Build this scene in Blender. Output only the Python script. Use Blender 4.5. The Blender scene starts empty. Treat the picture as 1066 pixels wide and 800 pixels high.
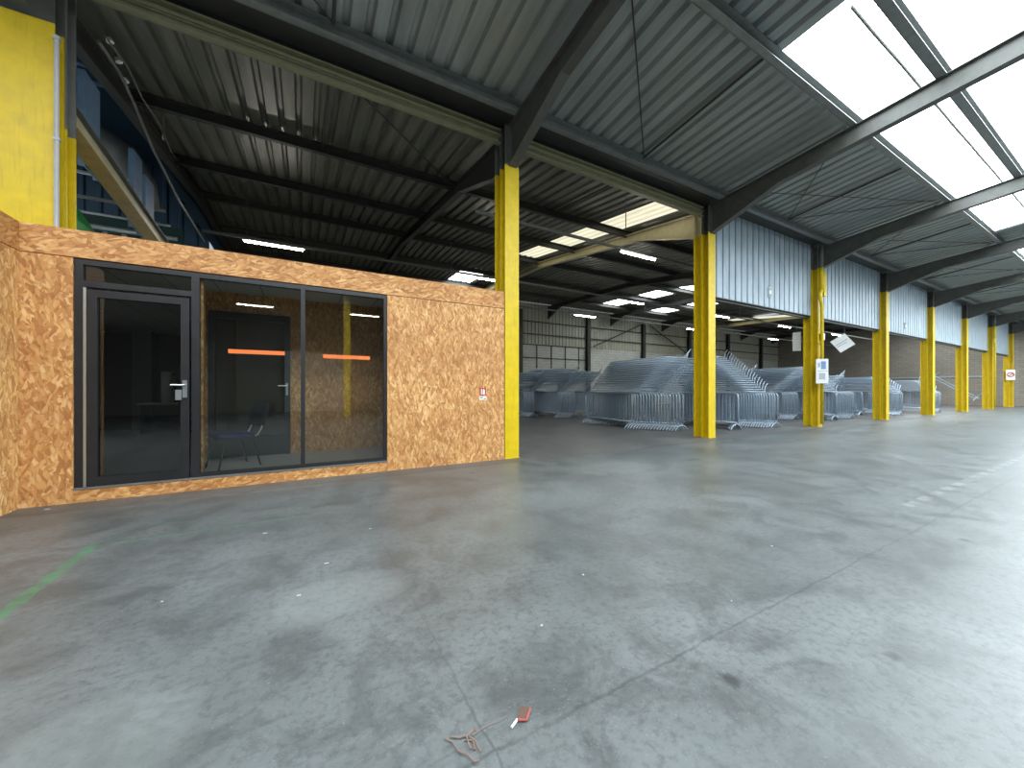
import bpy, math, random
from mathutils import Vector, Matrix
random.seed(7)
C = bpy.context.scene.collection
PI = math.pi

# ------------------------------------------------------------------ mesh builder
class MB:
    def __init__(s): s.v = []; s.f = []; s.mi = []; s.m = 0
    def quad(s, pts):
        n = len(s.v); s.v += [tuple(p) for p in pts]; s.f.append(tuple(range(n, n+len(pts)))); s.mi.append(s.m); return s
    def hexa(s, p):
        n = len(s.v); s.v += [tuple(q) for q in p]
        for q in ((0,3,2,1),(4,5,6,7),(0,1,5,4),(1,2,6,5),(2,3,7,6),(3,0,4,7)):
            s.f.append(tuple(n+i for i in q)); s.mi.append(s.m)
        return s
    def box(s, x0, x1, y0, y1, z0, z1):
        return s.hexa([(x0,y0,z0),(x1,y0,z0),(x1,y1,z0),(x0,y1,z0),(x0,y0,z1),(x1,y0,z1),(x1,y1,z1),(x0,y1,z1)])
    def bar(s, a, b, w, h, up=(0,0,1)):
        a = Vector(a); b = Vector(b); d = (b-a).normalized(); up = Vector(up)
        if abs(d.dot(up)) > .99: up = Vector((0,1,0))
        sx = d.cross(up).normalized()*w/2; sz = sx.cross(d).normalized()*h/2
        return s.hexa([a-sx-sz, a+sx-sz, b+sx-sz, b-sx-sz, a-sx+sz, a+sx+sz, b+sx+sz, b-sx+sz])
    def tube(s, pts, r, n=8, caps=True):
        pts = [Vector(p) for p in pts]; rings = []
        ref = None
        for i, p in enumerate(pts):
            d = (pts[min(i+1,len(pts)-1)] - pts[max(i-1,0)]).normalized()
            if ref is None:
                ref = Vector((0,0,1)) if abs(d.z) < .9 else Vector((1,0,0))
            u = d.cross(ref).normalized(); w = u.cross(d).normalized(); ref = w
            b = len(s.v); rr = r[i] if isinstance(r, (list, tuple)) else r
            for k in range(n):
                a = 2*PI*k/n; s.v.append(tuple(p + u*math.cos(a)*rr + w*math.sin(a)*rr))
            rings.append(b)
        for a, b in zip(rings, rings[1:]):
            for k in range(n):
                s.f.append((a+k, b+k, b+(k+1)%n, a+(k+1)%n)); s.mi.append(s.m)
        if caps:
            s.f.append(tuple(rings[0]+k for k in range(n))); s.mi.append(s.m)
            s.f.append(tuple(rings[-1]+k for k in reversed(range(n)))); s.mi.append(s.m)
        return s
    def prism(s, poly, axis, t0, t1):
        """poly: list of 2-D points; axis X -> (t,a,b), Y -> (a,t,b), Z -> (a,b,t)"""
        def P(a, b, t): return {'X': (t,a,b), 'Y': (a,t,b), 'Z': (a,b,t)}[axis]
        n = len(s.v); k = len(poly)
        s.v += [P(a,b,t0) for a,b in poly] + [P(a,b,t1) for a,b in poly]
        s.f.append(tuple(range(n,n+k))); s.mi.append(s.m)
        s.f.append(tuple(range(n+2*k-1,n+k-1,-1))); s.mi.append(s.m)
        for i in range(k):
            j = (i+1)%k; s.f.append((n+i,n+k+i,n+k+j,n+j)); s.mi.append(s.m)
        return s
    def corr(s, a0, a1, b0, b1, fn, pitch, depth, prof=((0,0),(.60,0),(.70,1),(.88,1),(1.0,0))):
        """corrugated strip: ribs repeat along a, run along b; fn(a, b, off) -> point"""
        st = {a0, a1}; k = math.floor(a0/pitch)
        while k*pitch < a1:
            for q, _ in prof[:-1]:
                x = (k+q)*pitch
                if a0 < x < a1: st.add(x)
            k += 1
        def off(x):
            q = (x/pitch) % 1.0
            for (q0,o0),(q1,o1) in zip(prof, prof[1:]):
                if q0 <= q <= q1: return depth*(o0+(o1-o0)*(q-q0)/(q1-q0))
            return 0
        xs = sorted(st); n = len(s.v)
        for x in xs:
            o = off(x); s.v.append(tuple(fn(x,b0,o))); s.v.append(tuple(fn(x,b1,o)))
        for i in range(len(xs)-1):
            s.f.append((n+2*i, n+2*i+2, n+2*i+3, n+2*i+1)); s.mi.append(s.m)
        return s
    def build(s, name, mats, parent=None, smooth=False, origin=None):
        if not isinstance(mats, (list, tuple)): mats = [mats]
        if origin is None:
            if parent is not None: origin = parent.get('_w', (0,0,0))
            else:
                xs, ys, zs = zip(*s.v); origin = ((min(xs)+max(xs))/2, (min(ys)+max(ys))/2, min(zs))
        ox, oy, oz = origin
        me = bpy.data.meshes.new(name)
        me.from_pydata([(x-ox,y-oy,z-oz) for x,y,z in s.v], [], s.f)
        for m in mats: me.materials.append(m)
        if len(mats) > 1: me.polygons.foreach_set('material_index', s.mi)
        if smooth: me.polygons.foreach_set('use_smooth', [True]*len(me.polygons))
        me.update()
        o = bpy.data.objects.new(name, me); C.objects.link(o)
        if parent is None: o.location = origin
        else: o.parent = parent
        o['_w'] = tuple(origin)
        return o

def tag(o, label=None, cat=None, group=None, kind=None):
    if label: o['label'] = label
    if cat: o['category'] = cat
    if group: o['group'] = group
    if kind: o['kind'] = kind
    return o
def thing(name, loc, label, cat, group=None, kind=None):
    o = bpy.data.objects.new(name, None); C.objects.link(o); o.location = loc; o['_w'] = tuple(loc)
    o.empty_display_size = .1
    return tag(o, label, cat, group, kind)

# ------------------------------------------------------------------ materials
class NT:
    def __init__(s, name):
        s.mat = bpy.data.materials.new(name); s.mat.use_nodes = True; s.t = s.mat.node_tree; s.t.nodes.clear()
        s.out = s.t.nodes.new('ShaderNodeOutputMaterial')
    def n(s, typ, ins=None, **kw):
        nd = s.t.nodes.new('ShaderNode'+typ)
        for k, v in kw.items(): setattr(nd, k, v)
        for k, v in (ins or {}).items():
            if isinstance(v, bpy.types.NodeSocket): s.t.links.new(v, nd.inputs[k])
            else: nd.inputs[k].default_value = v
        return nd
    def pos(s): return s.n('NewGeometry').outputs['Position']
    def obj(s): return s.n('TexCoord').outputs['Object']
    def sep(s, v): return s.n('SeparateXYZ', {0: v}).outputs
    def m(s, op, a, b=0.0, c=0.0):
        nd = s.n('Math', {0: a, 1: b, 2: c}, operation=op); return nd.outputs[0]
    def noise(s, v, scale, detail=4, rough=.6, dist=0):
        return s.n('TexNoise', {'Vector': v, 'Scale': scale, 'Detail': detail, 'Roughness': rough, 'Distortion': dist}).outputs[0]
    def mapv(s, v, scale=(1,1,1), rot=(0,0,0), loc=(0,0,0)):
        return s.n('Mapping', {'Vector': v, 'Scale': scale, 'Rotation': rot, 'Location': loc}).outputs[0]
    def ramp(s, fac, stops, interp='LINEAR'):
        nd = s.n('ValToRGB', {'Fac': fac}); cr = nd.color_ramp; cr.interpolation = interp
        while len(cr.elements) < len(stops): cr.elements.new(.5)
        for e, (p, c) in zip(cr.elements, stops):
            e.position = p; e.color = (c, c, c, 1) if isinstance(c, (int, float)) else (*c, 1)
        return nd.outputs[0]
    def mix(s, fac, a, b, mode='MIX'):
        nd = s.n('Mix', data_type='RGBA', blend_type=mode)
        for k, v in ((0, fac), (6, a), (7, b)):
            if isinstance(v, bpy.types.NodeSocket): s.t.links.new(v, nd.inputs[k])
            elif isinstance(v, tuple): nd.inputs[k].default_value = (*v, 1) if len(v) == 3 else v
            else: nd.inputs[k].default_value = v
        return nd.outputs[2]
    def bump(s, h, strength=.3, dist=.01):
        return s.n('Bump', {'Height': h, 'Strength': strength, 'Distance': dist}).outputs[0]
    def pbr(s, color, rough=.6, metal=0.0, normal=None, **kw):
        ins = {'Roughness': rough, 'Metallic': metal}
        ins['Base Color'] = color if isinstance(color, bpy.types.NodeSocket) else (*color, 1)
        if normal is not None: ins['Normal'] = normal
        ins.update(kw)
        b = s.n('BsdfPrincipled', ins); s.t.links.new(b.outputs[0], s.out.inputs[0]); return s.mat
    def surf(s, sh): s.t.links.new(sh, s.out.inputs[0]); return s.mat

def lin(r, g, b): return tuple(((c/255)/12.92 if c/255 <= .04045 else ((c/255+.055)/1.055)**2.4) for c in (r,g,b))

def paint(name, col, rough=.5, metal=0.0, wear=.12, dirt=None, scale=6):
    t = NT(name); p = t.pos()
    n1 = t.noise(p, scale, 5); n2 = t.noise(t.mapv(p, (9,9,.9)), 3, 4)
    dark = tuple(c*(1-2.2*wear) for c in col); lite = tuple(min(1, c*(1+wear)) for c in col)
    c = t.mix(t.ramp(n1, [(.3,0),(.7,1)]), dark, lite)
    c = t.mix(t.m('MULTIPLY', t.ramp(n2, [(.55,0),(.8,1)]), .35), c, dirt or tuple(x*.45 for x in col))
    return t.pbr(c, t.m('ADD', t.m('MULTIPLY', n1, .2), rough-.1), metal)

def plain(name, col, rough=.5, metal=0.0, **kw):
    t = NT(name); n = t.noise(t.pos(), 14, 3)
    return t.pbr(t.mix(n, tuple(c*.86 for c in col), tuple(min(1,c*1.1) for c in col)), rough, metal, **kw)

def emit(name, col, strength):
    t = NT(name); return t.surf(t.n('Emission', {'Color': (*col,1), 'Strength': strength}).outputs[0])

def osb_mat(name, tint, turn=0.0):
    t = NT(name); s = t.sep(t.pos())
    v = t.n('CombineXYZ', {0: t.m('ADD', s[0], s[1]), 1: s[2]}).outputs[0]
    wob = t.noise(v, 9, 2)
    v = t.n('VectorMath', {0: v, 1: t.n('VectorMath', {0: t.n('TexNoise', {'Vector': v, 'Scale': 7.0}).outputs[1], 1: (.012,.012,0)}, operation='MULTIPLY').outputs[0]}, operation='ADD').outputs[0]
    stops = [(0, lin(146,98,54)), (.22, lin(184,132,80)), (.5, lin(208,158,102)), (.78, lin(226,184,128)), (1, lin(246,218,172))]
    col = None; h = None
    for i, (ang, sx, sy) in enumerate(((.2,9,30),(1.5,9,32),(-.75,8,28),(.85,10,34),(1.95,9,32),(1.35,11,36))):
        mv = t.mapv(t.mapv(v, (1,1,1), (0,0,ang+turn), (i*3.7,i*1.3,0)), (sx,sy,1))
        vo = t.n('TexVoronoi', {'Vector': mv, 'Scale': 1.0, 'Randomness': 1.0}, voronoi_dimensions='2D')
        r = t.sep(vo.outputs['Color'])
        fib = t.noise(t.mapv(mv, (1.2,9,1)), 1.5, 3)
        c = t.ramp(t.m('ADD', t.m('MULTIPLY', r[0], .75), t.m('MULTIPLY', fib, .28)), stops)
        edge = t.ramp(vo.outputs['Distance'], [(.45,0),(.8,.4)])
        c = t.mix(edge, c, lin(120,74,36))
        if col is None: col = c; h = r[1]
        else:
            msk = t.m('GREATER_THAN', r[2], .62)
            col = t.mix(msk, col, c); h = t.mix(msk, h, r[1])
    big = t.noise(v, 1.3, 2)
    col = t.mix(t.ramp(big, [(.35,0),(.65,1)]), t.mix(.3, col, lin(150,92,45)), col)
    col = t.mix(1.0, col, tint, 'MULTIPLY')
    return t.pbr(col, .62, 0, t.bump(h, .25, .004))

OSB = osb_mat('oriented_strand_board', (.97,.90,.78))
OSB_BRIGHTENED = osb_mat('brightened_strand_board', (1.2,1.24,1.14))  # light falling on the left return wall is put into this paler tint
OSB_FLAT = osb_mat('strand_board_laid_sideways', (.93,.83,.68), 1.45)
YELLOW = paint('yellow_column_paint', lin(216,186,10), .45, 0, .06, lin(120,95,25))
GREYPAINT = paint('grey_steel_paint', lin(112,113,108), .5, 0, .1)
DARKSTEEL = paint('dark_steel_paint', lin(84,85,80), .5, 0, .12)
BLACKSTEEL = paint('brown_black_steel', lin(58,58,54), .55, 0, .12)
BEIGE = paint('beige_beam_paint', lin(196,186,150), .5, 0, .06)
OLIVE = paint('olive_grey_channel', lin(136,134,104), .5, 0, .08)
PURLIN = paint('purlin_steel', lin(134,138,136), .4, .2, .1)
ANTHRA = paint('anthracite_aluminium', lin(38,39,42), .4, .1, .05)
ALU = plain('brushed_aluminium', lin(190,195,196), .35, .9)
GALV = NT('galvanised_steel')
_p = GALV.obj()
GALV = GALV.pbr(GALV.mix(GALV.noise(_p, 18, 4), lin(136,151,166), lin(198,213,227)), .38, .35)
DECK = NT('roof_deck_sheet')
_p = DECK.pos()
DECK = DECK.pbr(DECK.mix(DECK.ramp(DECK.noise(DECK.mapv(_p,(3,.35,1)), 1.5, 5), [(.3,0),(.7,1)]), lin(132,138,136), lin(164,170,168)), .45, .25)
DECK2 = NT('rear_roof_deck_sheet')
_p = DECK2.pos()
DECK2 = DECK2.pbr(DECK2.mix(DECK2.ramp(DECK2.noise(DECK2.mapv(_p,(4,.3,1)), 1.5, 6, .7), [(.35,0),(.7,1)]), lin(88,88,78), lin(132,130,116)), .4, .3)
CLAD = NT('blue_grey_cladding')
_p = CLAD.pos()
CLAD = CLAD.pbr(CLAD.mix(CLAD.ramp(CLAD.noise(CLAD.mapv(_p,(2.5,1,.6)), 2, 5), [(.3,0),(.75,1)]), lin(150,164,174), lin(182,196,205)), .5, .1)
CLAD_FAR = plain('weathered_rear_cladding', lin(164,164,148), .6)
def block_mat(name, c1, c2, mortar, bw=.5, bh=.2):
    t = NT(name); s = t.sep(t.pos())
    v = t.n('CombineXYZ', {0: t.m('ADD', s[0], s[1]), 1: s[2]}).outputs[0]
    b = t.n('TexBrick', {'Vector': v, 'Color1': (*c1,1), 'Color2': (*c2,1), 'Mortar': (*mortar,1), 'Scale': 1.0, 'Mortar Size': .012, 'Brick Width': bw, 'Row Height': bh})
    c = t.mix(t.m('MULTIPLY', t.noise(v, 1.2, 5), .5), b.outputs[0], tuple(x*.6 for x in c1))
    return t.pbr(c, .8)
BLOCK = block_mat('pale_block_wall', lin(188,188,180), lin(202,202,193), lin(154,154,146))
BLOCK_END = block_mat('grey_brown_block_wall', lin(140,132,120), lin(152,144,132), lin(116,110,101))
WALLGREY = plain('grey_render', lin(120,122,120), .8)
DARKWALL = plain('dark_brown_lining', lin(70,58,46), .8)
RUBBER = plain('black_plastic', lin(26,26,28), .5)
CABLE = plain('grey_cable_sheath', lin(120,120,116), .5)
WHITEP = plain('white_plastic', lin(228,230,230), .4)
ORANGE = plain('orange_vinyl', lin(232,120,52), .5)
RED = plain('red_vinyl', lin(176,52,44), .5)
BLUEP = plain('blue_vinyl', lin(60,110,170), .5)
SEATBLUE = plain('violet_blue_fabric', lin(62,58,104), .85)
CHARCOAL = plain('charcoal_fabric', lin(40,40,48), .85)
BLUEPOST = paint('pale_blue_post_paint', lin(112,140,170), .5, 0, .08)
TEAL = plain('dark_teal_sheet', lin(44,72,92), .7)
GREEN = paint('green_machine_paint', lin(34,140,62), .45, 0, .1)
DGREEN = plain('deep_green_sheet', lin(28,64,56), .7)
BROWNB = paint('ochre_beam_paint', lin(150,120,60), .5, 0, .12)
CEILTILE = NT('grey_ceiling_tile')
_s = CEILTILE.sep(CEILTILE.pos())
_g = CEILTILE.m('MAXIMUM', CEILTILE.m('LESS_THAN', CEILTILE.m('FRACT', CEILTILE.m('DIVIDE', _s[0], .6)), .03), CEILTILE.m('LESS_THAN', CEILTILE.m('FRACT', CEILTILE.m('DIVIDE', _s[1], .6)), .03))
CEILTILE = CEILTILE.pbr(CEILTILE.mix(_g, lin(232,235,233), lin(170,172,170)), .8)
OFLOOR = plain('grey_office_floor', lin(180,182,182), .45)
TWINE = plain('pale_twine', lin(122,104,96), .9)
TUBE_LIGHT = emit('fluorescent_tube', (1,.96,.88), 28.0)

def glass_mat(name, tint, ior=1.5):
    t = NT(name)
    tr = t.n('BsdfTransparent', {'Color': (*tint,1)}).outputs[0]
    gl = t.n('BsdfGlossy', {'Color': (.9,.9,.9,1), 'Roughness': .01}).outputs[0]
    fr = t.n('Fresnel', {'IOR': ior}).outputs[0]
    return t.surf(t.n('MixShader', {0: t.m('MULTIPLY', fr, 1.5), 1: tr, 2: gl}).outputs[0])
GLASS = glass_mat('tinted_window_glass', (.93,.95,.93))
GLASS_DOOR = glass_mat('dark_door_glass', (.70,.72,.72))
GLASS_IN = glass_mat('inner_door_glass', (.8,.8,.78))

def skylight_mat(name, col, strength, ribs=.0):
    t = NT(name); s = t.sep(t.pos())
    w = t.m('PINGPONG', s[0], .15)
    k = t.ramp(t.m('DIVIDE', w, .15), [(0,1-ribs),(.35,1),(1,1)])
    dirt = t.ramp(t.noise(t.mapv(t.pos(), (2,.6,1)), 2, 5), [(.3,.82),(.6,1)])
    e = t.n('Emission', {'Color': (*col,1), 'Strength': t.m('MULTIPLY', t.m('MULTIPLY', k, dirt), strength)}).outputs[0]
    return t.surf(e)
SKY_NEAR = skylight_mat('bright_skylight_sheet', (.84,.94,1.0), 5.0)
SKY_DEEP = skylight_mat('bright_skylight_sheet_farther', (.86,.95,1.0), 9.5)
SKY_ADDED_BACK = skylight_mat('added_skylight_sheet_behind', (.95,.98,1.0), 9.0)  # for the unseen skylight added behind the camera to light office front and floor
SKY_CREAM = skylight_mat('cream_skylight_sheet', (.95,.90,.66), .5, .3)
SKY_ADDED_HID = skylight_mat('added_skylight_sheet_above_cladding', (.88,.96,1.0), 3.6)  # for unseen skylights added over the barrier store
SKY_FAR = skylight_mat('clear_skylight_sheet', (.90,.97,1.0), 6)

def concrete(name, base, hi, dark_amt, rough, marks):
    t = NT(name); p = t.pos(); s = t.sep(p)
    n0 = t.noise(p, .55, 6, .65, .4); n1 = t.noise(p, 2.6, 6, .7, .6); n2 = t.noise(p, 22, 5, .7); n3 = t.noise(p, 95, 2)
    c = t.mix(t.ramp(n0, [(.36,0),(.64,1)]), base, hi)
    c = t.mix(t.ramp(n1, [(.36,.7),(.54,0)]), c, tuple(x*.62 for x in base))
    c = t.mix(t.ramp(n1, [(.62,0),(.8,.5)]), c, tuple(x*1.35 for x in hi))
    c = t.mix(t.ramp(n2, [(.34,.55),(.52,0)]), c, tuple(x*.55 for x in base))
    c = t.mix(t.ramp(n3, [(.64,0),(.74,.45)]), c, tuple(min(1,x*1.7) for x in hi))
    # long scuffs from dragged loads
    sc = t.noise(t.mapv(p, (.7,7,1), (0,0,.45)), 1.6, 6, .75, .5)
    c = t.mix(t.ramp(sc, [(.60,0),(.74,.55*dark_amt)]), c, tuple(x*.45 for x in base))
    sc2 = t.noise(t.mapv(p, (8,.9,1), (0,0,-.25)), 1.3, 5, .7, .3)
    c = t.mix(t.ramp(sc2, [(.64,0),(.78,.4*dark_amt)]), c, tuple(x*.5 for x in base))
    # small oil spots
    vo = t.n('TexVoronoi', {'Vector': p, 'Scale': 1.15}).outputs['Distance']
    c = t.mix(t.m('MULTIPLY', t.ramp(t.m('ADD', vo, t.m('MULTIPLY', n2, .05)), [(.055,.8),(.085,0)]), dark_amt), c, lin(44,46,46))
    wob = t.m('MULTIPLY', t.m('SUBTRACT', t.noise(p, 7, 4), .5), .05)
    if marks:
        def joint(axis, off, per, w):
            q = t.m('ADD', s[axis], wob)
            q = t.m('ABSOLUTE', t.m('SUBTRACT', t.m('MODULO', t.m('ADD', q, 100*per - off + per/2), per), per/2))
            return t.ramp(q, [(w,.6),(w*2.6,0)])
        brk = t.ramp(t.noise(p, 3, 4), [(.3,.35),(.55,1)])
        j = t.m('MULTIPLY', t.m('MAXIMUM', joint(1, 1.2, 3.25, .004), t.m('MULTIPLY', joint(0, .6, 2.7, .003), t.ramp(t.noise(p, .9, 3), [(.42,.25),(.6,1)]))), brk)
        c = t.mix(j, c, lin(58,62,62))
        # repaired pale patches
        for (x, y, rx, ry, k) in ((.17,2.62,.42,.30,.22),(-.66,1.95,.34,.30,.18),(2.6,3.9,.9,.7,.16),(4.6,4.6,.8,.5,.22),(1.6,3.2,.6,.5,.14)):
            d = t.m('ADD', t.m('POWER', t.m('DIVIDE', t.m('SUBTRACT', s[0], x), rx), 2), t.m('POWER', t.m('DIVIDE', t.m('SUBTRACT', s[1], y), ry), 2))
            d = t.m('ADD', d, t.m('MULTIPLY', t.m('SUBTRACT', n1, .5), 3.2))
            c = t.mix(t.ramp(d, [(.55,k),(1.0,0)]), c, lin(138,146,144))
        # worn green paint line and white dashes
        wear = t.ramp(t.noise(p, 9, 5, .7), [(.36,0),(.56,1)])
        def band(axis, c0, w): return t.ramp(t.m('ABSOLUTE', t.m('SUBTRACT', t.m('ADD', s[axis], t.m('MULTIPLY', wob, .5)), c0)), [(w,1),(w*1.3,0)])
        def rng(axis, a, b): return t.m('MULTIPLY', t.m('GREATER_THAN', s[axis], a), t.m('LESS_THAN', s[axis], b))
        g = t.m('MULTIPLY', t.m('MULTIPLY', band(0, -1.52, .035), rng(1, 1.0, 4.42)), t.m('MULTIPLY', wear, .45))
        c = t.mix(g, c, lin(40,132,78))
        g2 = t.m('MULTIPLY', t.m('MULTIPLY', band(1, 4.42, .03), rng(0, -1.55, .3)), t.m('MULTIPLY', wear, .22))
        c = t.mix(g2, c, lin(60,140,95))
        dash = t.m('LESS_THAN', t.m('FRACT', t.m('MULTIPLY', s[0], 2.2)), .62)
        wl = t.m('MULTIPLY', t.m('MULTIPLY', t.m('MULTIPLY', band(1, 1.5, .04), rng(0, 5.9, 13)), dash), t.m('MULTIPLY', wear, .16))
        c = t.mix(wl, c, lin(196,200,200))
    r = t.m('ADD', t.m('MULTIPLY', n1, .25), rough-.12)
    return t.pbr(c, r, 0, t.bump(t.m('ADD', n2, t.m('MULTIPLY', n1, .6)), .08, .01), **{'Specular IOR Level': .5})
CONC = concrete('worn_grey_concrete', lin(84,89,89), lin(104,110,111), 1.0, .40, True)
PALEBLUE = plain('washed_blue_print', lin(120,150,190), .6)
CONC2 = concrete('darker_rear_concrete', lin(88,88,87), lin(102,102,100), .8, .5, False)

# ------------------------------------------------------------------ layout constants
S = 6.2; XC = [3.47 + S*i for i in range(8)]      # column centres along the colonnade
XL = -2.72                                           # the column at the office corner
XEND = 48.4; YFAR = 23.0; YB = -7.0
RIDGE = -.4
def deckN(y): return 6.52 + .1*(5.85-y) if y >= RIDGE else 6.52 + .1*(5.85-RIDGE) - .1*(RIDGE-y)
def topF(y): return 6.2 + .127*(y-6.5) if y < 15 else 6.2 + .127*8.5 + .02*(y-15)
def deckF(y): return topF(y) + .17

def st(o, label, cat): return tag(o, label, cat, kind='structure')

# ------------------------------------------------------------------ floors
b = MB(); b.box(-14, XEND, -13, 5.78, -.2, 0); st(b.build('floor', CONC), 'worn grey concrete floor of the open hall in front of the columns', 'floor')
b = MB(); b.box(-14, XEND, 5.78, YFAR, -.2, 0); st(b.build('floor_rear', CONC2), 'darker concrete floor behind the columns under the barriers', 'floor')

# ------------------------------------------------------------------ roof decks with skylight openings
def roof(name, x0, x1, ys, zf, holes, pitch, mat, label, depth=.07):
    br = sorted(set(ys) | {h[2] for h in holes} | {h[3] for h in holes})
    m = MB()
    for ya, yb in zip(br, br[1:]):
        cuts = sorted((h[0], h[1]) for h in holes if h[2] <= ya+1e-6 and h[3] >= yb-1e-6)
        a = x0
        for h0, h1 in cuts + [(x1, x1)]:
            if h0 > a: m.corr(a, h0, ya, yb, lambda x,y,o: (x,y,zf(y)+o), pitch, depth)
            a = max(a, h1)
    return st(m.build(name, mat), label, 'ceiling')
NEAR_SKY = [(6.8, 21.0, 1.0, 3.3), (24.3, 36.0, 1.0, 3.3), (39.2, 46.0, 1.0, 3.3), (6.8, 21.0, -.2, 1.0), (24.3, 36.0, -.2, 1.0),
            (-3.0, 20.0, -4.6, -1.6), (22.5, 46.0, -4.6, -1.6), (-10.0, 5.0, -.3, 1.3)]  # this line: unseen skylights, opposite slope and behind camera, added to light the hall
roof('ceiling', -14, XEND, [6.0, RIDGE, YB-.2], deckN, NEAR_SKY, .30, DECK, 'grey ribbed metal roof deck over the open hall')
FAR_SKY = [(8.40, 9.56, 6.6, 14.7), (7.2, 8.6, 17.9, 20.4), (33.1, 34.3, 6.6, 20.0),
           (19.2, 20.9, 15.9, 17.5), (19.0, 20.6, 18.9, 20.7), (24.0, 25.9, 19.2, 20.7), (19.6, 21.3, 13.6, 14.9), (24.4, 26.2, 16.2, 17.7), (18.5, 30.0, 7.6, 9.0), (35.5, 47.0, 7.6, 11.5)]  # last two are unseen, added to light the barriers and end wall
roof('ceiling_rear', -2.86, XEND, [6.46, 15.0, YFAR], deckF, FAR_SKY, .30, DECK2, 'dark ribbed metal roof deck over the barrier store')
def skylight(hole, zf, mat, label, group=None):
    m = MB(); m.corr(hole[0], hole[1], hole[2], hole[3], lambda x,y,o: (x,y,zf(y)+.05+o*.6), .30, .045)
    o = m.build('skylight', mat); tag(o, label, 'skylight', group, 'structure')
for h, l in zip(NEAR_SKY, ('large white skylight left of and across the third rafter', 'long white skylight farther along the hall roof, second of the row', 'farthest white skylight in the hall roof',
                           'white skylight strip just under the ridge, nearest', 'white skylight strip just under the ridge, farther', 'unseen skylight added on the opposite roof slope, nearest', 'unseen skylight added on the opposite roof slope, farther', 'unseen skylight added under the ridge behind the camera')):
    skylight(h, deckN, SKY_ADDED_BACK if h[0] == -10.0 else (SKY_DEEP if h[0] > 22 else SKY_NEAR), l)
for i, (h, l) in enumerate(zip(FAR_SKY, ('cream ribbed skylight strip beside the beige rafter at the second yellow column', 'bluish skylight above the board office top beside the first yellow column',
        'thin skylight strip beside the distant beige rafter', 'bright roof panel in the middle of the rear roof, left of the pair near the dark rafter', 'bright roof panel with a fluorescent tube crossing it',
        'lowest bright roof panel in the rear roof', 'bright roof panel touching the second yellow column, upper', 'bright roof panel touching the second yellow column, lower', 'unseen skylight added above the cladding of the middle bays', 'unseen skylight added above the cladding of the farthest bays'))):
    skylight(h, deckF, SKY_CREAM if i in (0, 2) else (SKY_ADDED_HID if i > 7 else SKY_FAR), l)

# ------------------------------------------------------------------ columns
ORD = ['first', 'second', 'third', 'fourth', 'fifth', 'sixth', 'seventh', 'eighth']
def hsec(m, x, y0, y1, w, z0, z1, tf=.022, tw=.014):
    m.box(x-w/2, x+w/2, y0, y0+tf, z0, z1); m.box(x-w/2, x+w/2, y1-tf, y1, z0, z1); m.box(x-tw/2, x+tw/2, y0+tf, y1-tf, z0, z1)
CLABEL = ['yellow steel column at the right end of the strand board office wall', 'yellow steel column standing between two barrier piles with beige rafter behind',
          'yellow steel column with white notice and downpipe beside the tilted hanging card', 'yellow steel column fourth from the office, plain, before tangled barriers',
          'yellow steel column fifth from the office', 'yellow steel column sixth from the office, by the last barriers', 'yellow steel column with small box near the end wall',
          'farthest yellow steel column with red ring sign']
def column(i, x, yf=6.2, w=.30):
    t = thing('steel_column', (x, yf+.2, 0), CLABEL[i] if i >= 0 else 'broad yellow steel column rising above the left corner of the board office', 'column', kind='thing')
    z1 = 5.55 if i != -1 else 5.50
    m = MB(); hsec(m, x, yf, yf+.21, w, 0, z1); m.build('front_shaft', YELLOW, t)
    m = MB(); hsec(m, x, yf, yf+.21, w, z1, 6.34); tag(m.build('shaft_head', DARKSTEEL if i != 2 else GREYPAINT, t), 'unpainted dark grey head of the column')
    xr = x - .02 if i >= 0 else x+.13
    zr = 5.56 if i in (0, 1) else (3.98 if i > 1 else 4.43)
    m = MB(); hsec(m, xr, yf+.225, yf+.45, .24, 0, zr); m.build('rear_shaft', YELLOW, t)
    if zr < 5.6 or i < 2:
        m = MB(); hsec(m, xr, yf+.225, yf+.45, .24, zr, 6.18); m.build('rear_head', BEIGE if i == 1 else GREYPAINT, t)
    m = MB(); m.box(x-w/2-.01, x+w/2+.01, yf-.012, yf+.23, 0, .012); m.build('base_plate', YELLOW, t)
    return t
for i, x in enumerate(XC): column(i, x)
column(-1, XL, 6.31, .48)
for k, x in enumerate((1.87, 8.07, 14.27, 20.47)):
    t = thing('steel_column', (x, YB, 0), 'yellow steel column of the opposite row, %s along the far side of the hall' % ORD[k], 'column', kind='thing')
    m = MB(); hsec(m, x, YB-.21, YB, .3, 0, 5.55); m.build('front_shaft', YELLOW, t)
    m = MB(); hsec(m, x, YB-.21, YB, .3, 5.55, 6.2); m.build('shaft_head', DARKSTEEL, t)

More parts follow.
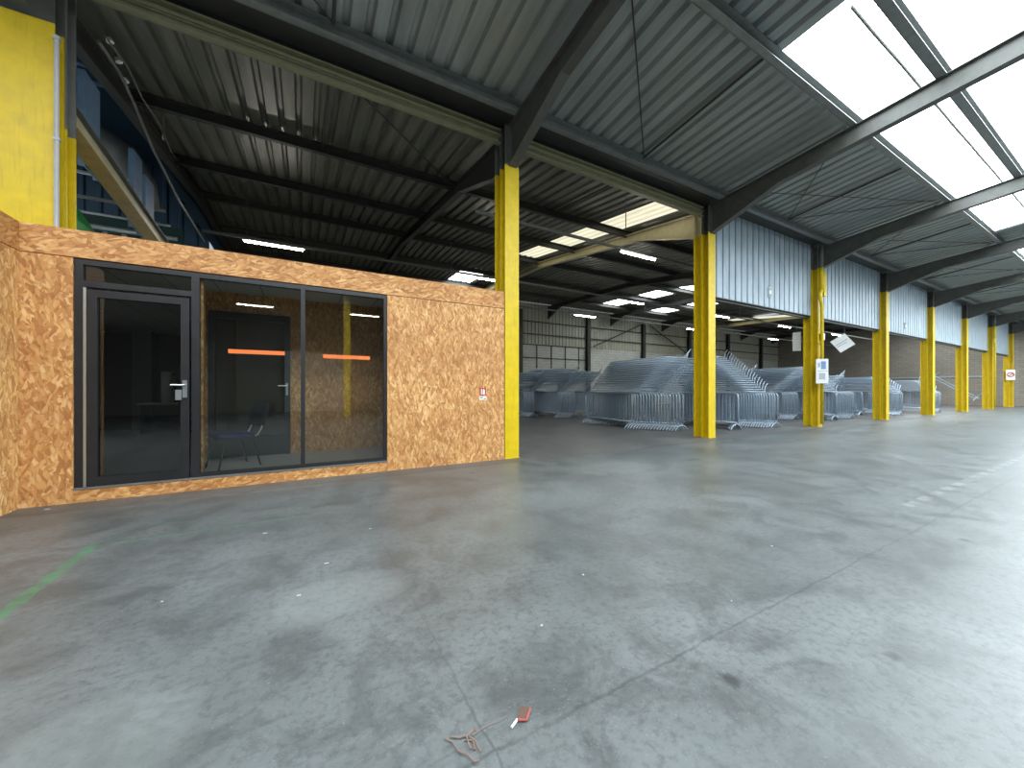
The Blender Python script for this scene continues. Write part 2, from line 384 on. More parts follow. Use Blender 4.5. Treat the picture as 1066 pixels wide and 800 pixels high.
# ------------------------------------------------------------------ rafters
def rafter(name, x, top, bot, mat, label, wf=.17, tf=.016):
    """top and bot: polylines of (y, z)"""
    m = MB(); m.prism(top + bot[::-1], 'X', x-.006, x+.006)
    for pl, sg in ((top, -1), (bot, 1)):
        for (ya,za),(yb,zb) in zip(pl, pl[1:]):
            if abs(yb-ya) < .01: continue
            m.bar((x,ya,za+sg*tf/2), (x,yb,zb+sg*tf/2), wf, tf)
    return st(m.build(name, mat), label, 'rafter')
for i, x in enumerate([XL] + XC):
    T = lambda y: deckN(y)-.2
    top = [(6.19, T(6.19)), (RIDGE, T(RIDGE)), (YB+.01, T(YB))]
    B = lambda y: T(y)-.36
    bot = [(6.19, 5.52), (4.55, B(4.55)), (RIDGE, B(RIDGE)), (-5.3, B(-5.3)), (YB+.01, 5.45)]
    rafter('roof_rafter', x, top, bot, DARKSTEEL, 'haunched steel rafter crossing the hall roof from the %s' % ('office corner column' if i == 0 else ORD[i-1]+' yellow column'))
    c = x - .02 if i > 0 else x
    tf = [(6.66, topF(6.66)), (15, topF(15)), (YFAR-.1, topF(YFAR-.1))]
    hb = 5.55 if i else 5.9
    bf = [(6.66, hb), (8.75, topF(8.75)-.27), (15, topF(15)-.27), (YFAR-1.6, topF(YFAR-1.6)-.27), (YFAR-.1, topF(YFAR)-.9)]
    beige = i in (2, 6)
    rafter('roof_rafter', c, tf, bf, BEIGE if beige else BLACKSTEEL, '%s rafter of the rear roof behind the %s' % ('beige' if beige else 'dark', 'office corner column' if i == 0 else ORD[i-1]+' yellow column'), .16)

# ------------------------------------------------------------------ purlins, gutter, eave members
def cee(m, x0, x1, y, z0, h, w=.08, t=.012, flip=1):
    m.box(x0, x1, y-t/2, y+t/2, z0, z0+h)
    a, b2 = (y, y+w) if flip > 0 else (y-w, y)
    m.box(x0, x1, a, b2, z0, z0+t); m.box(x0, x1, a, b2, z0+h-t, z0+h)
def purlin(y, zt, h, mat, label, x0=-9, x1=XEND-.05, w=.09, flip=-1, name='roof_purlin'):
    m = MB(); cee(m, x0, x1, y, zt-h, h, w, .014, flip); return st(m.build(name, mat), label, 'purlin')
purlin(5.94, deckN(5.94)-.005, .20, PURLIN, 'eave purlin running above the column heads', w=.11)
purlin(3.25, deckN(3.25)-.005, .20, PURLIN, 'purlin along the lower edge of the big white skylights', w=.11)
purlin(2.08, deckN(2.08)-.005, .20, PURLIN, 'purlin crossing the middle of the big white skylights', w=.13)
purlin(RIDGE, deckN(RIDGE)-.005, .20, PURLIN, 'purlin under the ridge of the hall roof')
purlin(-4.8, deckN(-4.8)-.005, .20, PURLIN, 'purlin on the opposite slope of the hall roof', flip=1)
m = MB(); m.tube([(x, 2.32, deckN(2.32)-.06+.006*math.sin(x*3)) for x in [6.9+.4*k for k in range(76)]], .022, 6)
tag(m.build('conduit', CABLE), 'thin conduit crossing the white skylight beside the middle purlin', 'conduit')
for k, y in enumerate((9.3, 12.1, 14.75, 17.7, 20.5)):
    purlin(y, deckF(y)-.005, .22, BLACKSTEEL, 'dark purlin of the rear roof, %s back from the columns' % ORD[k], w=.10, x0=XL)
# gutter box and olive channel between the two roofs
m = MB(); m.box(-13.9, XEND-.05, 6.0, 6.015, 6.435, 6.70); m.box(-13.9, XEND-.05, 6.0, 6.46, 6.42, 6.435); m.box(-13.9, XEND-.05, 6.445, 6.46, 6.32, 6.70); m.box(-13.9, XEND-.05, 5.90, 6.55, 6.70, 6.72); m.box(-13.9, XEND-.05, 5.90, 5.915, 6.59, 6.70); m.box(-13.9, XEND-.05, 6.535, 6.55, 6.46, 6.70)
st(m.build('gutter', BLACKSTEEL), 'dark valley gutter between the two roofs above the columns', 'gutter')
for k, (a, c, l) in enumerate(((XL+.26, XC[0]-.17, 'olive grey channel beam above the office, left of the first yellow column'), (XC[0]+.15, XC[1]-.18, 'olive grey channel beam between the first and second yellow columns'))):
    m = MB(); cee(m, a, c, 6.42, 6.0, .26, .10, .016, -1); m.box(a, c, 6.33, 6.36, 6.13, 6.15)
    st(m.build('channel_beam', OLIVE), l, 'beam')

# struts and diagonal rods under the roofs
def rod(p, q, r, label, mat=BLACKSTEEL, name='tie_rod'):
    m = MB(); m.tube([p, q], r, 6); st(m.build(name, mat), label, 'rod')
for i in range(-1, 7):
    xa = XC[i] if i >= 0 else XL; xb = XC[i+1]; xm = (xa+xb)/2
    wh = 'in the bay right of the %s' % ('office corner column' if i < 0 else ORD[i]+' yellow column')
    z1, z2 = deckN(5.8)-.10, deckN(3.3)-.06
    rod((xm, 5.8, z1), (xm, 3.3, z2), .025, 'dark strut under the hall roof '+wh, name='roof_strut')
    rod((xm, 5.78, z1), (xa+.06, 3.35, z2), .012, 'thin diagonal rod leaning left under the hall roof '+wh)
    if i >= 1:
        rod((xm, 5.78, z1), (xb-.06, 3.35, z2), .012, 'thin diagonal rod leaning right under the hall roof '+wh)
        rod((xa+.1, 5.5, z1-.05), (xb-.1, 3.4, z2-.06), .010, 'long crossing rod under the hall roof '+wh)
    if i < 2:
        z1, z2 = deckF(6.6)-.1, deckF(9.25)-.1
        rod((xm, 6.6, z1), (xm, 9.25, z2), .022, 'dark strut under the rear roof '+wh, name='roof_strut')
        rod((xm+.3, 6.6, z1), (xb-.1, 9.2, z2-.03), .014, 'thin diagonal rod under the rear roof '+wh)

# ------------------------------------------------------------------ cladding above the openings
for i in range(1, 7):
    xa, xb = XC[i]+.155, XC[i+1]-.155
    m = MB(); m.corr(xa, xb, 3.93, 6.42, lambda x,z,o: (x, 6.414+o, z), .31, .06, ((0,0),(.80,0),(.82,1),(.97,1),(1.0,0)))
    w = 'between the %s and %s yellow columns' % (ORD[i], ORD[i+1])
    t = thing('wall_cladding', ((xa+xb)/2, 6.42, 3.9), 'blue grey ribbed sheet cladding above the opening '+w, 'wall', kind='structure')
    m.build('ribbed_sheet', CLAD, t)
    m = MB(); m.box(xa, xb, 6.465, 6.57, 3.84, 3.97); m.box(xa, xb, 6.405, 6.465, 3.90, 3.925); m.build('bottom_rail', BLACKSTEEL, t)

# ------------------------------------------------------------------ outer walls
m = MB(); m.corr(-14, XEND, 4.62, 7.5, lambda x,z,o: (x, YFAR-.02-o, z), .31, .045)
t = thing('wall_far', (17, YFAR, 0), 'rear wall of pale blocks below and ribbed sheet above', 'wall', kind='structure')
m.build('ribbed_sheet', CLAD_FAR, t)
m = MB(); m.box(-14, XEND, YFAR, YFAR+.2, 0, 7.6); m.build('block_base', BLOCK, t)
for zz in (5.3, 6.2):
    m = MB(); m.box(-14, XEND, YFAR-.16, YFAR-.07, zz, zz+.07); m.build('wall_rail', BLACKSTEEL, t)
for i in range(0, 8):
    x = 7.2 + S*i
    t = thing('wall_post', (x, YFAR-.25, 0), 'dark steel post against the rear wall, %s from the board office' % ORD[i], 'post', kind='structure')
    m = MB(); hsec(m, x, YFAR-.36, YFAR-.10, .3, 0, 7.0); m.build('shaft', BLACKSTEEL, t)
for k, (x0, x1, z0, z1) in enumerate(((20.0, 25.4, 4.7, 6.9), (26.4, 31.4, 6.9, 4.7))):
    rod((x0, YFAR-.4, z0), (x1, YFAR-.4, z1), .05, ('rising' if k == 0 else 'falling')+' diagonal brace against the rear wall', name='wall_brace')
m = MB()
for x in (13.6, 14.9, 16.2, 17.5, 18.8): m.box(x, x+.05, YFAR-.06, YFAR-.0, 2.9, 4.6)
for z in (3.6, 4.55): m.box(13.0, 19.6, YFAR-.06, YFAR, z, z+.06)
st(m.build('wall_grid', BLACKSTEEL), 'dark lattice of rails on the pale blocks of the rear wall behind the first yellow column', 'lattice')
t = thing('wall_end', (XEND, 8, 0), 'grey brown block wall closing the far end of the hall', 'wall', kind='structure')
m = MB(); m.box(XEND, XEND+.2, -13, YFAR+.2, 0, 8.2); m.build('block_face', BLOCK_END, t)
m = MB(); m.box(XEND-.06, XEND-.01, 7.2, YFAR-.1, 2.35, 2.42); m.build('ledge', CLAD, t)
t = thing('door_1', (XEND, 4.9, 0), 'large pale sliding door in a dark frame on the end wall', 'door', kind='structure')
m = MB(); m.box(XEND-.08, XEND-.02, 2.2, 5.5, 1.9, 6.0); m.build('door_frame', BLACKSTEEL, t)
m = MB(); m.box(XEND-.11, XEND-.08, 2.3, 5.35, 2.0, 5.9); m.build('door_panel', CLAD, t)
m = MB(); m.box(-14, XEND, -13.2, -13, 0, 7); st(m.build('wall_back', WALLGREY), 'plain grey wall on the opposite side of the hall', 'wall')
m = MB(); m.box(-14, XEND, -13, YB-.22, 6.2, 6.3); st(m.build('ceiling_aisle', DECK2), 'low dark roof over the opposite aisle', 'ceiling')
m = MB(); m.box(-14.2, -14, -13.2, YFAR+.2, 0, 8); st(m.build('wall_left', WALLGREY), 'plain grey wall at the left end of the hall', 'wall')
t = thing('door_2', (1.2, -13, 0), 'pale roller shutter door in the opposite wall', 'door', kind='structure')
m = MB(); m.corr(0, 3.6, -.9, 2.6, lambda z,x,o: (x, -12.93+o*.5, z+.0), .12, .03); m.build('shutter', CLAD, t)
m = MB(); m.box(-1.05,-.9,-12.97,-12.85,0,3.75); m.box(2.6,2.75,-12.97,-12.85,0,3.75); m.box(-1.05,2.75,-12.97,-12.75,3.6,3.95); m.build('shutter_frame', DARKSTEEL, t)

# ------------------------------------------------------------------ board office
YO = 6.2
t = thing('wall_office_front', (.3, YO, 0), 'strand board front wall of the office with glazed opening', 'wall', kind='structure')
for nm, a in (('header_panel', (-2.7,3.30,YO,YO+.09,2.826,3.14)), ('left_panel', (-2.7,-2.295,YO,YO+.09,0,2.816)), ('right_panel', (1.185,3.30,YO,YO+.09,0,2.816)), ('sill_panel', (-2.293,1.183,YO+.002,YO+.09,0,.145))):
    m = MB(); m.box(*a); m.build(nm, OSB_FLAT if nm in ('header_panel', 'sill_panel') else OSB, t)
m = MB(); m.box(-2.293,1.183,YO-.006,YO+.06,.145,.168); m.build('sill_strip', GREYPAINT, t)
t = thing('wall_office_left', (-2.7, 5, 0), 'strand board wall returning towards the camera at the left edge', 'wall', kind='structure')
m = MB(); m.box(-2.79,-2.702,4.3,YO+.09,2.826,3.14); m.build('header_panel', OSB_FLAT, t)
m = MB(); m.box(-2.79,-2.702,4.3,YO+.09,0,2.816); m.build('side_panel', OSB_BRIGHTENED, t)
# inside of the office
m = MB(); m.box(-1.5,3.2,7.92,8.0,0,3.0); st(m.build('wall_office_inner', OSB), 'strand board inner wall seen through the glazing', 'wall')
m = MB(); m.box(-1.18,-1.145,6.33,6.45,.15,2.96); st(m.build('trim_1', OSB_BRIGHTENED), 'pale board edge strip behind the glazed door post', 'trim')
m = MB(); m.box(3.2,3.29,YO+.10,8.0,0,3.1); st(m.build('wall_office_right', OSB), 'strand board end wall inside the office', 'wall')
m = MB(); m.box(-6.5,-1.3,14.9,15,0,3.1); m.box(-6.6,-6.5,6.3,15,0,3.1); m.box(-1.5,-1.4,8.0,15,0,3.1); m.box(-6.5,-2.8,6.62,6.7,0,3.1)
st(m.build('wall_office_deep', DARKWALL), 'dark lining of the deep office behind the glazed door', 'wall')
m = MB(); m.box(-6.6,-3.02,YO+.10,8.0,2.96,3.08); m.box(-3.02,-2.42,6.80,8.0,2.96,3.08); m.box(-2.42,3.28,YO+.10,8.0,2.96,3.08); m.box(-6.6,-1.4,8.0,15,2.96,3.08); st(m.build('ceiling_office', CEILTILE), 'grey tiled ceiling inside the office', 'ceiling')
m = MB(); m.box(-2.6,3.19,YO+.10,7.92,.0,.15); m.box(-6.5,-1.5,7.92,14.9,.0,.15); st(m.build('floor_office', OFLOOR), 'grey floor inside the office', 'floor')
m = MB(); m.box(-4.15,-3.75,14.3,14.7,.15,2.96); st(m.build('wall_office_pillar', WALLGREY), 'grey pillar at the back of the dark office', 'pillar')
# glazing: frame, transom, panes
Y0, Y1 = YO+.03, YO+.09
t = thing('window_1', (.0, YO+.05, .17), 'anthracite framed glazed front of the board office', 'window', kind='structure')
m = MB()
m.box(-2.29,-2.22,Y0-.01,Y1,.168,2.815); m.box(1.135,1.18,Y0-.01,Y1,.168,2.815)
m.box(-2.22,1.135,Y0-.012,Y1,2.755,2.815); m.box(-1.165,1.135,Y0-.012,Y1,.168,.215)
m.box(-1.245,-1.165,Y0-.015,Y1-.001,.168,2.755); m.box(-.02,.035,Y0-.011,Y1,.215,2.755)
m.box(-2.22,-1.245,Y0-.01,Y1,2.50,2.57)
m.build('window_frame', ANTHRA, t)
for nm, a in (('transom_pane', (-2.22,-1.245,2.57,2.755)), ('middle_pane', (-1.165,-.02,.215,2.755)), ('right_pane', (.035,1.135,.215,2.755))):
    m = MB(); m.box(a[0],a[1],YO+.055,YO+.063,a[2],a[3]); m.build(nm, GLASS, t)
for k, (a, z) in enumerate((((-.87,-.22), 1.82), ((.27,.93), 1.80))):
    m = MB(); m.box(a[0],a[1],YO+.0515,YO+.0535,z-.028,z+.028)
    tag(m.build('safety_stripe', ORANGE), 'orange safety strip stuck on the %s office pane' % ('middle' if k == 0 else 'right'), 'sticker')
t = thing('door_3', (-1.73, YO+.05, .17), 'glazed anthracite entrance door of the board office', 'door', kind='structure')
m = MB()
xa, xb, za, zb = -2.185, -1.265, .175, 2.47
m.box(xa,xa+.085,Y0-.02,Y1-.012,za,zb); m.box(xb-.085,xb,Y0-.02,Y1-.012,za,zb); m.box(xa+.085,xb-.085,Y0-.02,Y1-.012,za,za+.10); m.box(xa+.085,xb-.085,Y0-.02,Y1-.012,zb-.085,zb)
leaf = m.build('door_leaf', ANTHRA, t)
m = MB(); m.box(-2.215,-2.19,Y0-.022,Y1-.02,.17,2.49); tag(m.build('door_jamb', ALU, t), 'bare aluminium jamb strip')
m = MB(); m.box(xa+.085,xb-.085,YO+.05,YO+.058,za+.10,zb-.085); m.build('door_pane', GLASS_DOOR, leaf)
m = MB(); m.box(xb-.065,xb-.02,Y0-.035,Y0-.02,1.20,1.42); m.tube([(xb-.04,Y0-.03,1.36),(xb-.04,Y0-.075,1.36),(xb-.17,Y0-.08,1.36)], .011, 8); m.box(xb-.13,xb-.07,Y0-.055,Y0-.018,1.17,1.30)
tag(m.build('door_handle', ALU, leaf), 'silver lever handle with lock')
# inner door
t = thing('door_4', (-.72, 7.9, .15), 'dark inner door with silver handle seen through the middle pane', 'door', kind='structure')
xa, xb, za, zb, yd = -1.36, -.19, .15, 2.62, 7.84
m = MB(); m.box(xa,xa+.09,yd,7.92,za,zb); m.box(xb-.09,xb,yd,7.92,za,zb); m.box(xa+.09,xb-.09,yd,7.92,zb-.12,zb); m.box(xa+.09,xb-.09,yd+.02,7.92,za,za+.36); leaf = m.build('door_leaf', ANTHRA, t)
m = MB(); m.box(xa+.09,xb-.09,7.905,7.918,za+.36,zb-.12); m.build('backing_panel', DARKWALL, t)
m = MB(); m.box(xa+.09,xb-.09,7.88,7.888,za+.36,zb-.12); m.build('door_pane', GLASS_IN, leaf)
m = MB(); m.box(xb-.07,xb-.035,yd-.012,yd,1.2,1.42); m.tube([(xb-.05,yd,1.37),(xb-.05,yd-.06,1.37),(xb-.19,yd-.06,1.37)], .012, 8); tag(m.build('door_handle', ALU, leaf), 'silver lever handle')
# visitor chair behind the middle pane
def chair(x, y, z):
    t = thing('visitor_chair', (x, y, z), 'dark visitor chair with violet blue seat behind the middle pane', 'chair')
    ca, sa = math.cos(.5), math.sin(.5)
    P = lambda a, b2, c: (x+a*ca-b2*sa, y+a*sa+b2*ca, z+c)
    m = MB()
    pts = [P(-.25+.5*u, 0, 0) for u in (0,1)]
    seat = []
    for k, (dz, ins) in enumerate(((.44,.03),(.455,0),(.50,0),(.52,.02))):
        seat.append((dz, ins))
    n = len(m.v); rings = []
    for dz, ins in seat:
        ring = []
        for a in range(24):
            th = 2*PI*a/24; cx, sy = math.cos(th), math.sin(th)
            px = math.copysign(abs(cx)**.45, cx)*(.25-ins); py = math.copysign(abs(sy)**.45, sy)*(.235-ins)
            ring.append(P(px-.02, py, dz + .02*(px/.25)*-1))
        rings.append(ring)
    for r in rings: m.v += r
    for i in range(3):
        for a in range(24): m.f.append((n+i*24+a, n+i*24+(a+1)%24, n+(i+1)*24+(a+1)%24, n+(i+1)*24+a)); m.mi.append(0)
    m.f.append(tuple(n+a for a in reversed(range(24)))); m.mi.append(0); m.f.append(tuple(n+72+a for a in range(24))); m.mi.append(0)
    tag(m.build('seat', SEATBLUE, t), 'violet blue seat pad')
    m = MB(); N = 7; fr, bk = [], []
    for i in range(N):
        u = i/(N-1)
        for j in range(7):
            w = (j/6-.5)*2; yy = w*.21*(1-.12*(2*u-1)**4); bow = .03*(1-w*w)
            xx = .27+.09*u+bow*.5; zz = .60+.36*u-.015*w*w*(u > .9)
            fr.append(P(xx, yy, zz)); bk.append(P(xx+.06, yy, zz-.005))
    n = len(m.v); m.v += fr+bk; o = N*7
    for i in range(N-1):
        for j in range(6):
            a = n+i*7+j; m.f.append((a,a+1,a+8,a+7)); m.f.append((a+o,a+o+7,a+o+8,a+o+1)); m.mi += [0,0]
    for i in range(N-1):
        for j in (0,6):
            a = n+i*7+j; m.f.append((a,a+7,a+7+o,a+o)); m.mi.append(0)
    for j in range(6):
        for i in (0,N-1):
            a = n+i*7+j; m.f.append((a,a+1,a+1+o,a+o)); m.mi.append(0)
    m.build('backrest', CHARCOAL, t)
    for sy in (-.17,.17):
        m = MB(); m.tube([P(.16,sy,.44),P(.25,sy,.46),P(.305,sy,.56),P(.36,sy,.84)], .012, 8)
        tag(m.build('back_support', ALU, t), 'silver tube behind the backrest')
    for sx in (-1,1):
        for sy in (-1,1):
            m = MB(); m.tube([P(sx*.17,sy*.18,.45),P(sx*.20,sy*.20,.30),P(sx*.27,sy*.22,0)], .012, 8); m.build('leg', RUBBER, t)
    m = MB(); m.tube([P(-.18,-.18,.43),P(.18,-.18,.43),P(.18,.18,.43),P(-.18,.18,.43),P(-.18,-.18,.43)], .011, 6); m.build('seat_frame', RUBBER, t)
chair(-.90, 6.95, .15)
# deep office: desk, chair, roll
t = thing('office_desk', (-2.9, 13.7, .15), 'dim grey desk at the back of the dark office', 'desk')
m = MB(); m.box(-3.75,-2.1,13.2,14.05,.90,.94); m.build('desk_top', OFLOOR, t)
for x in (-3.7,-2.2): 
    m = MB(); m.box(x,x+.05,13.3,13.95,.15,.90); m.build('leg', DARKSTEEL, t)
m = MB(); m.box(-3.65,-2.2,13.92,13.94,.45,.90); m.build('modesty_panel', WALLGREY, t)
t = thing('paper_roll', (-3.25,13.65,.94), 'pale upright roll standing on the dim office desk', 'roll')
m = MB(); m.tube([(-3.25,13.65,.94),(-3.25,13.65,1.78)], .13, 16); m.build('roll_body', WHITEP, t, True)
m = MB(); m.tube([(-3.25,13.65,1.775),(-3.25,13.65,1.80)], .04, 12); m.build('core', WALLGREY, t)
t = thing('office_chair', (-2.45,12.75,.15), 'black high-backed office chair at the dim desk', 'chair')
m = MB(); m.tube([(-2.45,12.45,1.55-.2*k) if False else (-2.45,12.45,z) for z in (.85,.95,1.3,1.7,1.95,2.05)], [.2,.3,.33,.32,.25,.1], 20); m.build('backrest', RUBBER, t, True)
m = MB(); m.tube([(-2.45,12.8,.60),(-2.45,12.8,.64),(-2.45,12.8,.70),(-2.45,12.8,.72)], [.24,.27,.27,.22], 20); m.build('seat', RUBBER, t)
m = MB(); m.tube([(-2.45,12.8,.22),(-2.45,12.8,.60)], .03, 10); m.build('gas_lift', DARKSTEEL, t)
m = MB()
for k in range(5):
    a = 2*PI*k/5; m.bar((-2.45,12.8,.22),(-2.45+.32*math.cos(a),12.8+.32*math.sin(a),.18),.04,.03); m.tube([(-2.45+.3*math.cos(a),12.8+.3*math.sin(a)-.02,.177),(-2.45+.3*math.cos(a),12.8+.3*math.sin(a)+.02,.177)], .027, 10)
m.build('star_base', RUBBER, t)
m = MB(); m.bar((-2.45,12.6,.62),(-2.45,12.5,1.0),.08,.03); m.build('back_bracket', DARKSTEEL, t)

t = thing('hanging_lamp', (-5.2, 10.2, 2.8), 'unseen dim tube lamp added inside the deep office behind the left board wall', 'lamp')  # lamp added out of view to light the desk area
m = MB(); m.box(-5.3,-5.1,9.4,11.0,2.88,2.96); m.build('lamp_housing', WHITEP, t)
m = MB(); m.tube([(-5.2,9.5,2.84),(-5.2,10.9,2.84)], .035, 10); m.build('tube', emit('added_office_tube', (1,.97,.92), 9.0), t)
# extinguisher sign on the board wall
t = thing('extinguisher_sign', (2.90, YO-.004, 1.22), 'small red and white sign on the board wall near the first column', 'sign')
m = MB(); m.box(2.80,2.925,YO-.004,YO-.0005,1.20,1.335); m.build('sign_plate', RED, t)
m = MB(); m.box(2.825,2.845,YO-.0055,YO-.0035,1.215,1.315); m.box(2.86,2.90,YO-.0055,YO-.0035,1.215,1.30); m.box(2.872,2.888,YO-.0055,YO-.0035,1.30,1.318); m.build('pictogram', WHITEP, t)
m = MB(); m.box(2.79,2.935,YO-.004,YO-.0005,1.115,1.18); tag(m.build('caption_plate', WHITEP, t), 'white plate under the red sign')
m = MB(); m.box(2.805,2.86,YO-.005,YO-.0035,1.15,1.165); m.box(2.88,2.92,YO-.005,YO-.0035,1.13,1.145); m.build('caption_mark', DARKSTEEL, t)

# ------------------------------------------------------------------ lamps on conduits
for k, (y, z, x0) in enumerate(((8.4, 5.55, XC[0]+.2), (13.2, 5.6, -2.4), (17.0, 5.6, 6.0))):
    m = MB(); m.box(x0, XEND-.3, y-.03, y+.03, z+.06, z+.10); m.box(x0, XEND-.3, y-.03, y-.022, z+.10, z+.13); m.box(x0, XEND-.3, y+.022, y+.03, z+.10, z+.13)
    for j in range(8):
        x = x0+1+S*j
        if x < XEND-.5: m.tube([(x,y,z+.09),(x,y,deckF(y))], .006, 5)
    tag(m.build('lighting_rail', GREYPAINT), 'thin lamp rail hanging under the rear roof, %s from the columns' % ('nearest' if k == 0 else 'middle' if k == 1 else 'farthest'), 'rail')
LAMPS = [(9.3,8.4,5.55,'fluorescent tube lamp hanging beside the beige rafter near the second yellow column'), (-.72,13.2,5.6,'fluorescent tube lamp shining just above the board office wall'),
         (6.6,13.2,5.6,'fluorescent tube lamp close left of the first yellow column'), (14.2,13.2,5.6,'fluorescent tube lamp in front of a bright roof panel'),
         (21.5,13.2,5.6,'fluorescent tube lamp just right of the second yellow column'), (28.7,13.4,5.6,'fluorescent tube lamp under the cladding left of the hanging white card'),
         (36.6,13.4,5.6,'fluorescent tube lamp just right of the third yellow column'), (14.4,17.0,5.6,'fluorescent tube lamp over the pale rear wall behind the first column'),
         (24.4,17.0,5.6,'fluorescent tube lamp low against the left of the second column'), (35.0,17.2,5.6,'smallest fluorescent tube lamp, low between second and third columns')]
for x, y, z, l in LAMPS:
    y = 8.4 if y < 9 else (13.2 if y < 15 else 17.0)
    t = thing('hanging_lamp', (x, y, z), l, 'lamp', 'tube lamps under the rear roof')
    m = MB(); m.box(x-.78, x+.78, y-.05, y+.05, z+.02, z+.06); m.build('lamp_housing', WHITEP, t)
    m = MB(); m.tube([(x-.74,y,z),(x+.74,y,z)], .032, 10); m.build('tube', TUBE_LIGHT, t)
for k, (x, y) in enumerate(((-2.0, -9.5), (3.0, -9.5), (1.6, -4.0))):
    t = thing('hanging_lamp', (x, y, 5.4), 'fluorescent tube lamp over the opposite side of the hall, %s' % ORD[k], 'lamp', 'tube lamps over the opposite side')
    m = MB(); m.box(x-.78,x+.78,y-.05,y+.05,5.42,5.46); m.tube([(x,y,5.46),(x,y,6.25)], .008, 6); m.build('lamp_housing', WHITEP, t)
    m = MB(); m.tube([(x-.74,y,5.4),(x+.74,y,5.4)], .03, 10); m.build('tube', TUBE_LIGHT, t)

# ------------------------------------------------------------------ hanging cards, notices and fittings on the columns
def face_panel(name, c, w, h, roll, facing, mats, label, cat, marks=(), hang=None, thick=.012):
    """flat card at c whose normal points along facing (horizontal), rolled about that normal"""
    n = Vector((facing[0], facing[1], 0)).normalized(); u0 = Vector((-n.y, n.x, 0)); v0 = Vector((0,0,1))
    u = u0*math.cos(roll)+v0*math.sin(roll); v = -u0*math.sin(roll)+v0*math.cos(roll); c = Vector(c)
    def slab(m, a, b2, cc, d, o0, o1):
        m.hexa([c+u*a+v*cc+n*o0, c+u*b2+v*cc+n*o0, c+u*b2+v*cc+n*o1, c+u*a+v*cc+n*o1, c+u*a+v*d+n*o0, c+u*b2+v*d+n*o0, c+u*b2+v*d+n*o1, c+u*a+v*d+n*o1])
    t = thing(name, tuple(c), label, cat)
    m = MB(); slab(m, -w/2, w/2, -h/2, h/2, 0, thick); m.build('card', mats[0], t)
    for (a,b2,cc,d,mt,nm) in marks:
        m = MB(); slab(m, a*w, b2*w, cc*h, d*h, thick, thick+.003); m.build(nm, mt, t)
    if hang:
        top = c + (u*(w/2) if abs(roll) > .3 else Vector()) + v*(h/2) + n*thick/2
        m = MB(); m.tube([top - Vector((0,0,.02)), (top.x, top.y, hang)], .005, 5); m.build('hanging_wire', CABLE, t)
    return t
LGREY = plain('faded_print_grey', lin(176,178,180), .7)
face_panel('hanging_sign', (16.12, 7.02, 3.10), .25, .70, 0, (-.95,-.35), [WHITEP], 'tall white card hanging left of the third yellow column', 'sign', hang=3.9)
face_panel('hanging_sign', (18.85, 6.62, 3.17), .54, .56, .62, (-.8,-.42), [WHITEP], 'tilted white card hanging right of the third yellow column', 'sign',
           marks=((-.4,.38,.04,.10,LGREY,'printed_line'),(-.4,.2,-.10,-.05,LGREY,'printed_line')), hang=3.9)
x = XC[2]
face_panel('safety_notice', (15.58, 6.03, 1.94), .34, .84, 0, (-.8,-.6), [WHITEP], 'white notice board with blue marks strapped to the third yellow column', 'notice',
           marks=((-.1,.30,.08,.40,PALEBLUE,'blue_pictogram'),(-.36,-.16,.16,.34,LGREY,'printed_block'),(-.25,.25,-.34,-.08,LGREY,'printed_block'),(-.40,.40,-.012,.012,LGREY,'printed_line')))
x = XC[7]
t = face_panel('prohibition_sign', (46.66, 6.30, 2.42), .42, .78, 0, (-1,-.1), [WHITEP], 'white sign with red ring on the farthest yellow column', 'sign')
m = MB(); m.tube([(46.640+.0,6.30+.15*math.cos(a),2.44+.15*math.sin(a)) for a in [2*PI*k/24 for k in range(25)]], .03, 6, False); m.bar((46.64,6.20,2.54),(46.64,6.40,2.34),.02,.04); m.build('red_ring', RED, t)
for i in (2, 6):
    x = XC[i]; w = ORD[i]
    t = thing('rain_downpipe', (x-.06, 6.12, 0), 'downpipe with elbow on the %s yellow column' % w, 'pipe')
    m = MB(); m.tube([(x-.07,6.13,5.56),(x-.07,6.13,6.30)], .06, 14); tag(m.build('upper_pipe', GREYPAINT, t, True), 'grey upper length')
    m = MB(); m.tube([(x-.07,6.13,4.75),(x-.07,6.13,5.56)], .062, 14); m.tube([(x-.07,6.13,4.78),(x-.2,6.12,4.62),(x-.22,6.12,4.50),(x-.10,6.12,4.30),(x-.05,6.125,4.15),(x-.05,6.125,.1)], [.06,.06,.06,.055,.05,.05], 12); m.build('painted_pipe', YELLOW, t, True)
    
    for z in (5.3, 2.9):
        m = MB(); m.box(x-.13,x+.01,6.12,6.196,z,z+.04); m.build('bracket', YELLOW, t)
    t = thing('pulley_box', (x+.34, 6.25, 4.6), 'narrow yellow box fixed high on the right of the %s column' % w, 'box')
    m = MB(); m.box(x+.27,x+.45,6.18,6.32,4.64,5.45); m.build('housing', YELLOW, t)
    
    for z in (4.75, 5.28):
        m = MB(); m.box(x+.153,x+.27,6.22,6.27,z,z+.05); m.build('bracket', YELLOW, t)
    m = MB(); m.tube([(x+.30,6.25,4.62),(x+.22,6.25,4.45)], .025, 8); m.build('spout', YELLOW, t)
